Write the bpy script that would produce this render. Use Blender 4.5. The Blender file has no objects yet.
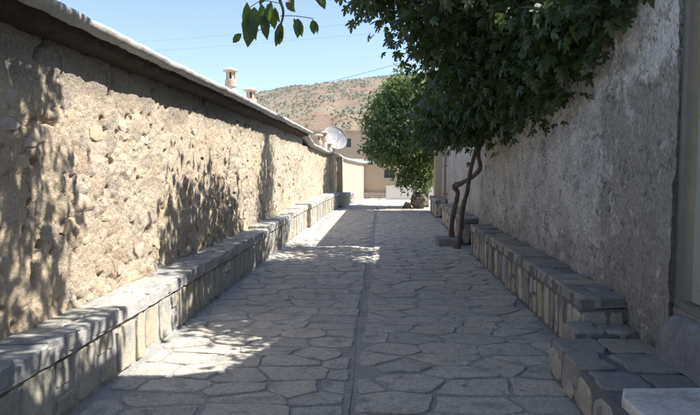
import bpy, math, random
import numpy as np
from mathutils import Vector, Matrix
R = math.radians
random.seed(7); rng = np.random.default_rng(7)
scene = bpy.context.scene
C = scene.collection

# ------------------------------------------------------------------ camera, sky, sun, exposure
cd = bpy.data.cameras.new('camera'); cam = bpy.data.objects.new('camera', cd); C.objects.link(cam)
cd.sensor_width = 36; cd.lens = 30.86; cd.clip_start = .05; cd.clip_end = 6000
cam.location = (0, 0, 1.5); cam.rotation_euler = (R(90 - 3.77), 0, R(3.15))
scene.camera = cam
SUN_EL, SUN_AZ = 50.0, 3.0          # azimuth measured from +X towards +Y
world = bpy.data.worlds.new('World'); scene.world = world; world.use_nodes = True
wn = world.node_tree; bg = wn.nodes['Background']
sky = wn.nodes.new('ShaderNodeTexSky'); sky.sky_type = 'NISHITA'; sky.sun_disc = False
sky.sun_elevation = R(SUN_EL); sky.sun_rotation = R(90 - SUN_AZ)
sky.altitude = 1300; sky.air_density = 1.0; sky.dust_density = 2.0; sky.ozone_density = 2.6
wn.links.new(sky.outputs[0], bg.inputs[0]); bg.inputs[1].default_value = 0.1
sd = bpy.data.lights.new('sun', 'SUN'); sd.energy = 3.9; sd.angle = R(0.53); sd.color = (1, .95, .87)
sun = bpy.data.objects.new('sun', sd); C.objects.link(sun)
sv = Vector((math.cos(R(SUN_EL))*math.cos(R(SUN_AZ)), math.cos(R(SUN_EL))*math.sin(R(SUN_AZ)), math.sin(R(SUN_EL))))
sun.rotation_euler = sv.to_track_quat('Z', 'Y').to_euler(); sun.location = (6, 0, 12)
scene.view_settings.view_transform = 'Standard'; scene.view_settings.look = 'None'
scene.view_settings.gamma = 1; scene.view_settings.exposure = 1.38

# ------------------------------------------------------------------ helpers: objects
def tag(o, label=None, cat=None, group=None, kind=None):
    if label: o['label'] = label
    if cat: o['category'] = cat
    if group: o['group'] = group
    if kind: o['kind'] = kind
    return o
def empty(name, loc=(0, 0, 0)):
    o = bpy.data.objects.new(name, None); C.objects.link(o); o.location = loc; o.empty_display_size = .2
    return o
def mesh(name, v, f, m=None, smooth=False):
    me = bpy.data.meshes.new(name)
    me.from_pydata([tuple(map(float, p)) for p in v] if not isinstance(v, np.ndarray) else v.tolist(), [], f if isinstance(f, list) else f.tolist())
    me.update()
    if m: me.materials.append(m)
    if smooth: me.polygons.foreach_set('use_smooth', [True]*len(me.polygons))
    return me
def obj(name, me, parent=None, loc=None, rot=None, scale=None):
    o = bpy.data.objects.new(name, me); C.objects.link(o)
    if loc is not None: o.location = loc
    if rot is not None: o.rotation_euler = rot
    if scale is not None: o.scale = scale
    if parent is not None:
        o.parent = parent
        o.location = Vector(o.location) - parent.location      # parents are never rotated
    return o
class MB:
    def __init__(s): s.v = []; s.f = []
    def add(s, v, f):
        n = len(s.v); s.v += [tuple(map(float, p)) for p in v]; s.f += [tuple(int(i) + n for i in q) for q in f]; return s
    def box(s, x0, x1, y0, y1, z0, z1):
        return s.add([(x0,y0,z0),(x1,y0,z0),(x1,y1,z0),(x0,y1,z0),(x0,y0,z1),(x1,y0,z1),(x1,y1,z1),(x0,y1,z1)],
                     [(0,3,2,1),(4,5,6,7),(0,1,5,4),(1,2,6,5),(2,3,7,6),(3,0,4,7)])
    def tube(s, pts, rad, n=8, jit=0, cap=True, seed=0):
        rr = random.Random(seed); pts = [Vector(p) for p in pts]
        if not hasattr(rad, '__len__'): rad = [rad]*len(pts)
        v = []; f = []; up = Vector((.31, .2, .93))
        for i, p in enumerate(pts):
            t = (pts[min(i+1, len(pts)-1)] - pts[max(i-1, 0)]).normalized()
            a = t.cross(up); a = a.normalized() if a.length > .05 else t.cross(Vector((1, 0, 0))).normalized()
            b = t.cross(a)
            for k in range(n):
                an = 2*math.pi*k/n; r = rad[i]*(1 + jit*rr.uniform(-1, 1))
                v.append(p + (a*math.cos(an) + b*math.sin(an))*r)
        for i in range(len(pts)-1):
            for k in range(n):
                f.append((i*n+k, i*n+(k+1) % n, (i+1)*n+(k+1) % n, (i+1)*n+k))
        if cap: f.append(tuple(range(n))[::-1]); f.append(tuple((len(pts)-1)*n+k for k in range(n)))
        return s.add(v, f)
    def lathe(s, prof, n=20, c=(0, 0, 0)):
        v = []; f = []
        for (r, z) in prof:
            for k in range(n): v.append((c[0]+r*math.cos(2*math.pi*k/n), c[1]+r*math.sin(2*math.pi*k/n), c[2]+z))
        for i in range(len(prof)-1):
            for k in range(n): f.append((i*n+k, i*n+(k+1) % n, (i+1)*n+(k+1) % n, (i+1)*n+k))
        f.append(tuple(range(n))[::-1]); f.append(tuple((len(prof)-1)*n+k for k in range(n)))
        return s.add(v, f)
    def build(s, name, m, parent=None, smooth=False):
        o = obj(name, mesh(name, s.v, s.f, m, smooth))
        if parent is not None:
            o.parent = parent; o.location = -parent.location
        return o
def smooth_path(pts, n=6):
    P = [np.array(p, float) for p in pts]; P = [2*P[0]-P[1]] + P + [2*P[-1]-P[-2]]; out = []
    for i in range(1, len(P)-2):
        for k in range(n):
            t = k/n
            out.append(.5*((2*P[i]) + (-P[i-1]+P[i+1])*t + (2*P[i-1]-5*P[i]+4*P[i+1]-P[i+2])*t*t + (-P[i-1]+3*P[i]-3*P[i+1]+P[i+2])*t**3))
    out.append(P[-2]); return out

# ------------------------------------------------------------------ helpers: noise
def h2(ix, iy, s):
    n = (ix.astype(np.int64)*374761393 + iy.astype(np.int64)*668265263 + s*1442695041) & 0xffffffff
    n = ((n ^ (n >> 13))*1274126177) & 0xffffffff
    return ((n ^ (n >> 16)) & 0xffffff)/float(0xffffff)
def vn(x, y, s=0):
    x0 = np.floor(x); y0 = np.floor(y); fx = x-x0; fy = y-y0
    fx = fx*fx*(3-2*fx); fy = fy*fy*(3-2*fy)
    a = h2(x0, y0, s); b = h2(x0+1, y0, s); c = h2(x0, y0+1, s); d = h2(x0+1, y0+1, s)
    return (a*(1-fx)+b*fx)*(1-fy) + (c*(1-fx)+d*fx)*fy
def fbm(x, y, s=0, o=4, g=.5):
    t = 0; a = 1; w = 0
    for i in range(o): t = t + a*vn(x*2**i, y*2**i, s+i*17); w += a; a *= g
    return t/w
def voro(x, y, s=0):
    x0 = np.floor(x); y0 = np.floor(y); f1 = np.full(x.shape, 9.); f2 = np.full(x.shape, 9.); idv = np.zeros(x.shape)
    for i in (-1, 0, 1):
        for j in (-1, 0, 1):
            cx = x0+i; cy = y0+j
            d = np.hypot(cx+.1+.8*h2(cx, cy, s)-x, cy+.1+.8*h2(cx, cy, s+5)-y)
            k = h2(cx, cy, s+9); n = d < f1
            f2 = np.where(n, f1, np.minimum(f2, d)); idv = np.where(n, k, idv); f1 = np.where(n, d, f1)
    return f1, f2, idv
def sst(a, b, x):
    t = np.clip((x-a)/(b-a), 0, 1); return t*t*(3-2*t)

# ------------------------------------------------------------------ helpers: materials
def ramp(nt, cols, lo=.25, hi=.75):
    r = nt.nodes.new('ShaderNodeValToRGB'); e = r.color_ramp.elements
    while len(e) < len(cols): e.new(.5)
    for i, c in enumerate(cols):
        e[i].position = lo + (hi-lo)*i/max(1, len(cols)-1); e[i].color = (*c, 1)
    return r
def noise(nt, vec, scale, detail=6, rough=.6):
    n = nt.nodes.new('ShaderNodeTexNoise'); n.inputs['Scale'].default_value = scale
    n.inputs['Detail'].default_value = detail; n.inputs['Roughness'].default_value = rough
    nt.links.new(vec, n.inputs['Vector']); return n
def mixc(nt, a, b, f, mode='MIX'):
    m = nt.nodes.new('ShaderNodeMix'); m.data_type = 'RGBA'; m.blend_type = mode
    for s, val in ((m.inputs[6], a), (m.inputs[7], b)):
        if isinstance(val, tuple): s.default_value = (*val, 1)
        else: nt.links.new(val, s)
    if isinstance(f, (int, float)): m.inputs[0].default_value = f
    else: nt.links.new(f, m.inputs[0])
    return m.outputs[2]
def mrange(nt, val, a, b, c=0, d=1):
    m = nt.nodes.new('ShaderNodeMapRange'); nt.links.new(val, m.inputs[0])
    for i, q in enumerate((a, b, c, d)): m.inputs[i+1].default_value = q
    return m.outputs[0]
def pm(name, cols, scale=3., rough=.9, bump=.35, bscale=40., rnd=None, rmix=.75, fine=.35, dirt=None, dirt_scale=1.3, dirt_amt=(.5, .7), lohi=(.3, .7), metal=0, extra=None, bdist=.02):
    m = bpy.data.materials.new(name); m.use_nodes = True; nt = m.node_tree; L = nt.links
    b = nt.nodes['Principled BSDF']; b.inputs['Metallic'].default_value = metal
    b.inputs['Specular IOR Level'].default_value = .3
    g = nt.nodes.new('ShaderNodeNewGeometry'); P = g.outputs['Position']
    n1 = noise(nt, P, scale); r1 = ramp(nt, cols, *lohi); L.new(n1.outputs[0], r1.inputs[0]); col = r1.outputs[0]
    if rnd:
        oi = nt.nodes.new('ShaderNodeObjectInfo'); r2 = ramp(nt, rnd, 0, 1); L.new(oi.outputs['Random'], r2.inputs[0])
        col = mixc(nt, col, r2.outputs[0], rmix)
    if extra: col = extra(nt, P, col)
    if dirt:
        n3 = noise(nt, P, dirt_scale, 8, .65); col = mixc(nt, col, dirt, mrange(nt, n3.outputs[0], *dirt_amt))
    n2 = noise(nt, P, bscale, 7, .7)
    gr = mrange(nt, n2.outputs[0], .25, .75, 1-fine, 1+fine)
    cb = nt.nodes.new('ShaderNodeCombineColor')
    for i in range(3): L.new(gr, cb.inputs[i])
    col = mixc(nt, col, cb.outputs[0], 1., 'MULTIPLY')
    L.new(col, b.inputs['Base Color'])
    rr = mrange(nt, n2.outputs[0], .3, .7, max(0, rough-.1), min(1, rough+.08)); L.new(rr, b.inputs['Roughness'])
    if bump:
        bp = nt.nodes.new('ShaderNodeBump'); bp.inputs['Strength'].default_value = bump; bp.inputs['Distance'].default_value = bdist
        L.new(n2.outputs[0], bp.inputs['Height']); L.new(bp.outputs[0], b.inputs['Normal'])
    return m
M = {}
M['flag'] = pm('flagstone', [(.46,.43,.38),(.59,.545,.475),(.66,.605,.515)], 4.5, rnd=[(.38,.375,.36),(.57,.525,.45),(.48,.46,.425),(.62,.55,.45),(.41,.40,.38),(.60,.56,.50),(.45,.42,.37)], rmix=.65,
               bump=.8, bscale=42, fine=.42, dirt=(.31,.30,.28), dirt_scale=6, dirt_amt=(.52,.68))
M['mortar'] = pm('grey_mortar', [(.31,.305,.295),(.40,.39,.375),(.35,.345,.33)], 3.2, bump=.9, bscale=38, fine=.35)
M['bench_mortar'] = pm('bench_mortar', [(.34,.335,.325),(.45,.44,.42),(.39,.385,.375)], 2.2, bump=.6, bscale=24, fine=.22)
M['bstone'] = pm('bench_stone', [(.38,.34,.26),(.44,.39,.30)], 5, rnd=[(.50,.43,.29),(.40,.40,.38),(.56,.52,.43),(.33,.33,.325),(.52,.45,.32),(.44,.43,.40),(.50,.45,.36),(.38,.37,.35)], rmix=.7,
                 bump=.5, bscale=30, fine=.25, dirt=(.25,.26,.27), dirt_scale=4, dirt_amt=(.52,.68))
M['cap'] = pm('cap_stone', [(.42,.41,.38),(.50,.48,.43)], 4, rnd=[(.46,.44,.40),(.38,.38,.37),(.49,.45,.36),(.43,.42,.40)], rmix=.6, bump=.5, bscale=26, fine=.25,
              dirt=(.27,.28,.29), dirt_scale=3, dirt_amt=(.45,.65))
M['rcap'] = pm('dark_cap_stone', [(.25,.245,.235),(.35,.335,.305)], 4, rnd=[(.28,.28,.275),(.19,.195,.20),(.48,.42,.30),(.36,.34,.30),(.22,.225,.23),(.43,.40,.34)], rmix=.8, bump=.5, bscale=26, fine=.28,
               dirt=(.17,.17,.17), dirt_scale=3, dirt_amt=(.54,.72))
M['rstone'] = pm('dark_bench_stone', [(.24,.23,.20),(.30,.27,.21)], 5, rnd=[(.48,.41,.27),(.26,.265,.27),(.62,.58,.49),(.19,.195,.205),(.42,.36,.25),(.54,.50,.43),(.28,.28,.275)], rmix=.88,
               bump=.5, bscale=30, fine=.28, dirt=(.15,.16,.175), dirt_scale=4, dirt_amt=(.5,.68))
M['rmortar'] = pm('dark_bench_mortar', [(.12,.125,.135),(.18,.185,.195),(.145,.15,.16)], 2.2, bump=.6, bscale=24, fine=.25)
def attr_mix(nt, P, col):
    a = nt.nodes.new('ShaderNodeAttribute'); a.attribute_name = 'stone_mask'
    c = nt.nodes.new('ShaderNodeAttribute'); c.attribute_name = 'stone_tone'
    r = ramp(nt, [(.52,.45,.36),(.40,.385,.36),(.57,.46,.32),(.37,.33,.28),(.60,.52,.42),(.50,.38,.28),(.43,.415,.39)], 0, 1); r.color_ramp.interpolation = 'CONSTANT'
    nt.links.new(c.outputs['Fac'], r.inputs[0])
    col = mixc(nt, col, r.outputs[0], a.outputs['Fac'])
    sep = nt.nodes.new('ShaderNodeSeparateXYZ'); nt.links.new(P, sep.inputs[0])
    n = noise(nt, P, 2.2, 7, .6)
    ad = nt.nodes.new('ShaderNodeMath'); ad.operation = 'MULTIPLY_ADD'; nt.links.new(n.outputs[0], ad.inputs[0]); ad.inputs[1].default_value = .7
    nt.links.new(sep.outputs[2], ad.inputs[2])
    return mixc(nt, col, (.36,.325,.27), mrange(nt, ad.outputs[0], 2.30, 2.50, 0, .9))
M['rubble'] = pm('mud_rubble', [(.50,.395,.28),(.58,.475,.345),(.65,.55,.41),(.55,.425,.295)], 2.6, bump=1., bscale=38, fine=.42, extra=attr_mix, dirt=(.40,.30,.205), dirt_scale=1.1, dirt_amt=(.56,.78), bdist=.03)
M['wstone'] = pm('rubble_stone', [(.46,.38,.28),(.55,.45,.33)], 5, rnd=[(.58,.46,.31),(.42,.40,.37),(.50,.38,.25),(.60,.52,.42),(.40,.33,.26),(.55,.45,.28)], rmix=.8, bump=.6, bscale=30, fine=.25)
M['coping'] = pm('coping_cement', [(.36,.36,.35),(.45,.445,.43),(.40,.39,.37)], 1.6, bump=.5, bscale=30, fine=.2, dirt=(.26,.255,.25), dirt_scale=2.5, dirt_amt=(.56,.72))
M['coping_shade'] = pm('coping_shade_paint', [(.035,.028,.022),(.065,.052,.04)], 6, bump=.8, bscale=40, fine=.4)  # near-black colour painting the shadow below the left coping
M['smoothplaster'] = pm('tan_plaster', [(.42,.35,.26),(.49,.41,.31)], 1.4, bump=.25, bscale=25, fine=.15)
M['endplaster'] = pm('end_plaster', [(.44,.36,.27),(.52,.43,.32)], .9, bump=.25, bscale=20, fine=.15)
M['white'] = pm('white_plaster', [(.70,.69,.66),(.78,.77,.74)], 1.2, bump=.2, bscale=20, fine=.08)
def right_mix(nt, P, col):
    sep = nt.nodes.new('ShaderNodeSeparateXYZ'); nt.links.new(P, sep.inputs[0])
    n = noise(nt, P, 1.5, 8, .65)
    ad = nt.nodes.new('ShaderNodeMath'); ad.operation = 'MULTIPLY_ADD'; nt.links.new(n.outputs[0], ad.inputs[0]); ad.inputs[1].default_value = 2.6
    nt.links.new(sep.outputs[1], ad.inputs[2])
    col = mixc(nt, (.38,.36,.315), col, mrange(nt, ad.outputs[0], 6.3, 6.42))      # older brown-grey render near the door
    ad2 = nt.nodes.new('ShaderNodeMath'); ad2.operation = 'MULTIPLY_ADD'; n2 = noise(nt, P, 1.1, 8, .7); nt.links.new(n2.outputs[0], ad2.inputs[0]); ad2.inputs[1].default_value = 2.2
    nt.links.new(sep.outputs[2], ad2.inputs[2])
    col = mixc(nt, col, (.78,.765,.735), mrange(nt, ad2.outputs[0], 3.25, 3.36, 0, .85))
    n4 = noise(nt, P, 11, 6, .7); col = mixc(nt, col, (.16,.15,.13), mrange(nt, n4.outputs[0], .60, .66, 0, .75))
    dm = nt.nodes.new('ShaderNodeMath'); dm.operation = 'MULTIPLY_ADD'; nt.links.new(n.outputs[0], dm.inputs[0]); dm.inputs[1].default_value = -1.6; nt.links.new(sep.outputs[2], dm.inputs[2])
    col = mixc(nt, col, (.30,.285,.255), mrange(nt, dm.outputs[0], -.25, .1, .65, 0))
    n6 = noise(nt, P, .9, 9, .62); ab = nt.nodes.new('ShaderNodeMath'); ab.operation = 'SUBTRACT'; nt.links.new(n6.outputs[0], ab.inputs[0]); ab.inputs[1].default_value = .5
    ac = nt.nodes.new('ShaderNodeMath'); ac.operation = 'ABSOLUTE'; nt.links.new(ab.outputs[0], ac.inputs[0]); col = mixc(nt, col, (.14,.13,.115), mrange(nt, ac.outputs[0], .0015, .006, .8, 0))
    n5 = noise(nt, P, 5, 8, .75); return mixc(nt, col, (.78,.77,.745), mrange(nt, n5.outputs[0], .57, .63, 0, .6))   # pale lime wash left on the upper wall
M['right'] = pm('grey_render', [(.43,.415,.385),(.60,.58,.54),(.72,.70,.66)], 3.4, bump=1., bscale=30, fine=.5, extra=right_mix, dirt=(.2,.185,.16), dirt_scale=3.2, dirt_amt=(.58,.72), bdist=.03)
M['farright'] = pm('far_grey_render', [(.36,.34,.31),(.46,.44,.40)], 1.5, bump=.5, bscale=24, fine=.2, dirt=(.26,.24,.21), dirt_scale=1.1)
M['threshold'] = pm('threshold_cement', [(.18,.185,.20),(.28,.285,.295)], 4, bump=.7, bscale=26, fine=.35)
M['slab'] = pm('pale_slab', [(.62,.60,.55),(.76,.74,.69)], 4, bump=.5, bscale=30, fine=.25, dirt=(.42,.40,.36), dirt_scale=5, dirt_amt=(.52,.72))
M['door'] = pm('door_paint', [(.30,.315,.275),(.37,.38,.335)], 2.5, rough=.55, bump=.1, bscale=25, fine=.1, dirt=(.34,.32,.26), dirt_scale=5, dirt_amt=(.6,.75))
M['frame'] = pm('frame_paint', [(.15,.155,.13),(.20,.20,.17)], 3, rough=.6, bump=.15, bscale=30, fine=.15)
M['bark'] = pm('bark', [(.105,.085,.07),(.17,.14,.115)], 8, bump=.8, bscale=45, fine=.35)
M['clay'] = pm('clay_pot', [(.60,.50,.38),(.66,.57,.45)], 8, bump=.2, bscale=50, fine=.12)
M['whitepipe'] = pm('whitewashed_pipe', [(.66,.62,.56),(.74,.70,.64)], 6, bump=.2, bscale=50, fine=.1)
M['terracotta'] = pm('terracotta', [(.56,.42,.32),(.64,.52,.42)], 8, bump=.2, bscale=50, fine=.12)
M['dark'] = pm('dark_opening', [(.03,.03,.03),(.05,.045,.04)], 5, bump=0)
M['glass'] = pm('window_glass', [(.05,.06,.07),(.08,.09,.1)], 1, rough=.15, bump=0)
M['dish'] = pm('dish_mesh_metal', [(.27,.275,.28),(.34,.345,.345)], 4, rough=.5, bump=.1, bscale=60, fine=.12)
M['rust'] = pm('rusty_pipe', [(.22,.20,.18),(.30,.24,.19),(.36,.2,.12)], 3, rough=.7, bump=.3, bscale=60)
M['wire'] = pm('wire_rubber', [(.05,.05,.055),(.08,.08,.085)], 5, bump=0)
M['earth'] = pm('dry_earth', [(.34,.27,.19),(.42,.34,.25)], .3, bump=.4, bscale=8)
M['roof'] = pm('mud_roof', [(.44,.37,.28),(.50,.43,.33)], .8, bump=.4, bscale=12)
M['hill'] = pm('hill_soil', [(.16,.14,.09),(.24,.18,.115),(.235,.14,.085),(.26,.21,.14),(.18,.15,.095)], .02, bump=.5, bscale=.5, fine=.35, lohi=(.3,.7), dirt=(.20,.20,.13), dirt_scale=.03, dirt_amt=(.5,.62), bdist=1.)
M['shrub'] = pm('hill_shrub', [(.07,.085,.045),(.12,.125,.07),(.15,.145,.085)], .2, bump=0, fine=.3, bscale=.8)
M['rock'] = pm('boulder_rock', [(.09,.08,.06),(.19,.165,.13)], 7, bump=1., bscale=14, fine=.4)
def leafmat(name, a, b, trans=(.16,.24,.04), tw=.35):
    m = bpy.data.materials.new(name); m.use_nodes = True; nt = m.node_tree; L = nt.links
    p = nt.nodes['Principled BSDF']; g = nt.nodes.new('ShaderNodeNewGeometry')
    r = ramp(nt, [a, b], .1, .9); L.new(g.outputs['Random Per Island'], r.inputs[0])
    L.new(r.outputs[0], p.inputs['Base Color']); p.inputs['Roughness'].default_value = .5; p.inputs['Specular IOR Level'].default_value = .4
    t = nt.nodes.new('ShaderNodeBsdfTranslucent'); t.inputs[0].default_value = (*trans, 1)
    mx = nt.nodes.new('ShaderNodeMixShader'); mx.inputs[0].default_value = tw
    L.new(p.outputs[0], mx.inputs[1]); L.new(t.outputs[0], mx.inputs[2]); L.new(mx.outputs[0], nt.nodes['Material Output'].inputs[0])
    return m
M['figleaf'] = leafmat('fig_leaf', (.022,.037,.015), (.048,.075,.026), tw=.2)
M['farleaf'] = leafmat('far_leaf', (.06,.105,.04), (.15,.215,.085), (.24,.34,.09), tw=.3)
M['walleaf'] = leafmat('walnut_leaf', (.05,.09,.03), (.09,.14,.045), tw=.4)

# ------------------------------------------------------------------ stone shapes
def inset_poly(p, d):
    """inset of a convex polygon (ccw) by clipping with shifted half planes"""
    out = p
    n = len(p)
    for i in range(n):
        a = p[i]; b = p[(i+1) % n]; e = b-a; l = np.hypot(*e)
        if l < 1e-6: continue
        nn = np.array([-e[1], e[0]])/l
        out = clip(out, a+nn*d, nn)
        if len(out) < 3: return out
    return out
def clip(poly, q, nn):
    out = []
    for i in range(len(poly)):
        a = poly[i]; b = poly[(i+1) % len(poly)]
        da = (a-q) @ nn; db = (b-q) @ nn
        if da >= 0: out.append(a)
        if da*db < 0: out.append(a+(b-a)*da/(da-db))
    return out
def chaikin(p, k=.25):
    out = []
    for i in range(len(p)):
        a = p[i]; b = p[(i+1) % len(p)]; out += [a*(1-k)+b*k, a*k+b*(1-k)]
    return out
def stone_mesh(poly, z0, z1, bev, dome, rr, m, name='stone', jit=.006):
    """flat stone: poly in XY (ccw), from z0 up to z1 with a worn edge and uneven top"""
    c = sum(poly)/len(poly); v = []; f = []; n = len(poly)
    P = [p + np.array([rr.uniform(-jit, jit), rr.uniform(-jit, jit)]) for p in poly]
    tx, ty = rr.uniform(-.02, .02), rr.uniform(-.02, .02)
    def zt(q): return (q[0]-c[0])*tx + (q[1]-c[1])*ty
    for p in P: v.append((p[0], p[1], z0))
    for p in P: v.append((p[0], p[1], z1-bev + zt(p) + rr.uniform(-.3, .3)*bev))
    for p in P:
        d = c-p; l = np.hypot(*d); q = p + d/l*min(bev*1.5, l*.4); v.append((q[0], q[1], z1 + zt(q) + rr.uniform(-.25, .25)*bev))
    v.append((c[0], c[1], z1+dome))
    for i in range(n):
        j = (i+1) % n
        f += [(i, j, n+j, n+i), (n+i, n+j, 2*n+j, 2*n+i), (2*n+i, 2*n+j, 3*n)]
    return v, f
def rot_piece(v, mode):
    if mode == 'xp': return [(z, -x if False else y, x2) for (x2, y, z) in v]
    return v

# ------------------------------------------------------------------ terrain, hill
g = MB(); g.add([(-950,-950,-.06),(950,-950,-.06),(950,950,-.06),(-950,950,-.06)], [(0,1,2,3)])
tag(g.build('ground', M['earth']), kind='structure')
RX = np.array([-900,-400,-100,0,100,200,235,262,300,340,395,450,520,640,800,1200,1800.])
RY = np.array([140,125,122,120,118,112,104,93,88.5,84.5,79.5,77,80,92,104,115,130.])
def hill_z(a, r):
    px = 383 + 600*np.tan(np.clip(a, -1.2, 1.2)); y = np.interp(px, RX, RY)
    X = r*np.sin(a); Y = r*np.cos(a)
    H = (168-y)/600*760*np.cos(np.clip(a, -1.2, 1.2))
    n = (fbm(X/90, Y/90, 3, 5)-.5)
    prof = sst(.10, 1.08, r/760)**.85
    gul = np.abs(vn(a*26+3*n, r/300, 11)-.5)*2
    return -.3 + H*prof*(1+.05*n*prof) - (1-gul)*5*prof*(1-prof)*4*.6 + n*3.0*prof - np.maximum(0, r/800-1)*60
na, nr = 220, 90
A = np.linspace(-1.15, 1.15, na); RR = np.concatenate([np.linspace(75, 850, nr-8), np.linspace(856, 900, 8)])
AA, RG = np.meshgrid(A, RR, indexing='ij'); ZZ = hill_z(AA, RG)
V = np.stack([RG*np.sin(AA), RG*np.cos(AA), ZZ], -1).reshape(-1, 3)
def gridf(n, m):
    i = np.arange(n-1)[:, None]*m + np.arange(m-1)[None]; i = i.ravel()
    return np.stack([i, i+m, i+m+1, i+1], -1)
tag(obj('hill', mesh('hill', V, gridf(na, nr), M['hill'], True)), kind='structure')
# shrubs on the hillside: a mass nobody could count
N = 42000
a = rng.uniform(-.75, .65, N); r = 150+620*rng.random(N)**.7
keep = fbm(a*30, r/60, 21, 5)*1.3-.15 + rng.random(N)*.36 > .62; a = a[keep]; r = r[keep]
X = r*np.sin(a); Y = r*np.cos(a); Z = hill_z(a, r); S = (.4+1.5*rng.random(len(a))**2.2)*(.45+.55*r/760)
oc = np.array([(1,0,0),(.3,.95,0),(-.8,.6,0),(-.8,-.6,0),(.3,-.95,0),(0,0,.9),(.5,.2,.75),(-.4,.3,.8)])
of = [(0,1,6),(1,5,6),(5,0,6),(1,2,7),(2,5,7),(5,1,7),(2,3,5),(3,4,5),(4,0,5)]
vv = []; ff = []
for i in range(len(a)):
    q = oc*(1+.3*rng.standard_normal((8, 1)))*S[i]*np.array([1, 1, .95]) + (X[i], Y[i], Z[i]-.1); n0 = 8*i
    vv.append(q); ff += [tuple(k+n0 for k in t) for t in of]
o = obj('hill_shrubs', mesh('hill_shrubs', np.concatenate(vv), ff, M['shrub'])); tag(o, 'scattered dark green scrub dotting the dry brown hillside', 'scrub', kind='stuff')

# ------------------------------------------------------------------ alley pavement
XL, XR, XC = -1.98, 1.62, -.21
Y0, Y1 = 1.2, 30.0
def xl0(y): return np.interp(y, [-5, 18, 21, 24.5, 29.5, 34], [-2.22, -2.22, -2.14, -1.78, -.98, -.3])     # face of left wall
def sheet(x0f, x1f, nm, seed):
    ny, nx = 420, 36
    yy = np.concatenate([np.linspace(-3, 1, 20), np.linspace(1.05, 31, ny-20)]); t = np.linspace(0, 1, nx)
    YY, T = np.meshgrid(yy, t, indexing='ij'); XX = x0f(YY)*(1-T)+x1f(YY)*T
    Zz = .006*(fbm(XX*5, YY*5, seed, 4)-.5)*2 + .012*(fbm(XX*.8, YY*.8, seed+3, 2)-.5)
    e = np.minimum(XX-x0f(YY), x1f(YY)-XX)
    Zz = Zz - .003*np.exp(-(e/.012)**2)
    return obj(nm, mesh(nm, np.stack([XX, YY, Zz], -1).reshape(-1, 3), gridf(ny, nx)[:, ::-1], M['mortar'], True))
pav = empty('pavement'); tag(pav, kind='structure')
wob = lambda y: XC + .012*np.sin(y*1.9) + .02*np.sin(y*.6+1)
for k, (fa, fb) in enumerate(((lambda y: xl0(y)-.2, lambda y: wob(y)-.001), (lambda y: wob(y)+.001, lambda y: 1.75+0*y+np.maximum(0, y-22)*.5))):
    s = sheet(fa, fb, 'mortar_bed', 31+k); s.parent = pav
# irregular flagstones
flags = []
def gen_flags(x0, x1, seed):
    rr = random.Random(seed); pts = []; y = Y0; k = 0
    while y < Y1:
        h = rr.uniform(.19, .36); x = x0 - rr.uniform(0, .5)
        while x < x1+.5:
            w = rr.uniform(.26, .66); pts.append((x+w/2+rr.uniform(-.04, .04), y+h/2+rr.uniform(-.09, .09))); x += w
        y += h
    pts = np.array(pts); S = np.array([1, 1.55]); q = pts*S; cells = []
    for i in range(len(q)):
        if not (x0-.2 < pts[i, 0] < x1+.2): continue
        poly = [q[i]+np.array(d)*S for d in ((-.9,-.7),(.9,-.7),(.9,.7),(-.9,.7))]
        d = np.hypot(*(q-q[i]).T); nb = np.argsort(d)[1:22]
        for j in nb:
            mid = (q[i]+q[j])/2; nn = (q[i]-q[j])/np.linalg.norm(q[i]-q[j]); poly = clip(poly, mid, nn)
        poly = [p/S for p in poly]
        poly = clip(poly, np.array([x0, 0]), np.array([1., 0])); poly = clip(poly, np.array([x1, 0]), np.array([-1., 0])) if len(poly) > 2 else poly
        if len(poly) < 3: continue
        cy = sum(poly)[1]/len(poly); lim = float(xl0(cy))+.36
        poly = clip(poly, np.array([lim, 0]), np.array([1., 0]))
        if len(poly) < 3: continue
        poly = inset_poly(poly, rr.uniform(.008, .024))
        if len(poly) < 3: continue
        P = np.array(poly); ar = .5*abs(np.dot(P[:, 0], np.roll(P[:, 1], 1))-np.dot(P[:, 1], np.roll(P[:, 0], 1)))
        if ar < .02: continue
        # break straight edges a little, then round the corners
        ed = []
        for k in range(len(poly)):
            a_, b_ = poly[k], poly[(k+1) % len(poly)]; ed.append(a_); l = np.hypot(*(b_-a_))
            if l > .18: ed.append((a_+b_)/2 + np.array([rr.uniform(-1, 1), rr.uniform(-1, 1)])*.022)
        cells.append(chaikin(ed, .17))
    return cells
cells = gen_flags(XL+.06, XC-.03, 5) + gen_flags(XC+.03, XR-.05, 9)
cells.sort(key=lambda p: sum(p)[1]/len(p))
rr = random.Random(3); rest = MB(); cnt = 0
for p in cells:
    cy = sum(p)[1]/len(p)
    v, f = stone_mesh(p, -.03, rr.uniform(.005, .013), .004, rr.uniform(0, .003), rr, None, jit=.009)
    if cnt < 300 and cy > 2.85:
        cc = sum(p)/len(p); v = [(x-cc[0], y-cc[1], z) for x, y, z in v]
        obj('flagstone', mesh('flagstone', v, f, M['flag']), pav, (cc[0], cc[1], 0)); cnt += 1
    else: rest.add(v, f)
rs = rest.build('far_flagstones', M['flag'], pav); tag(rs, kind='stuff')

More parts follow.
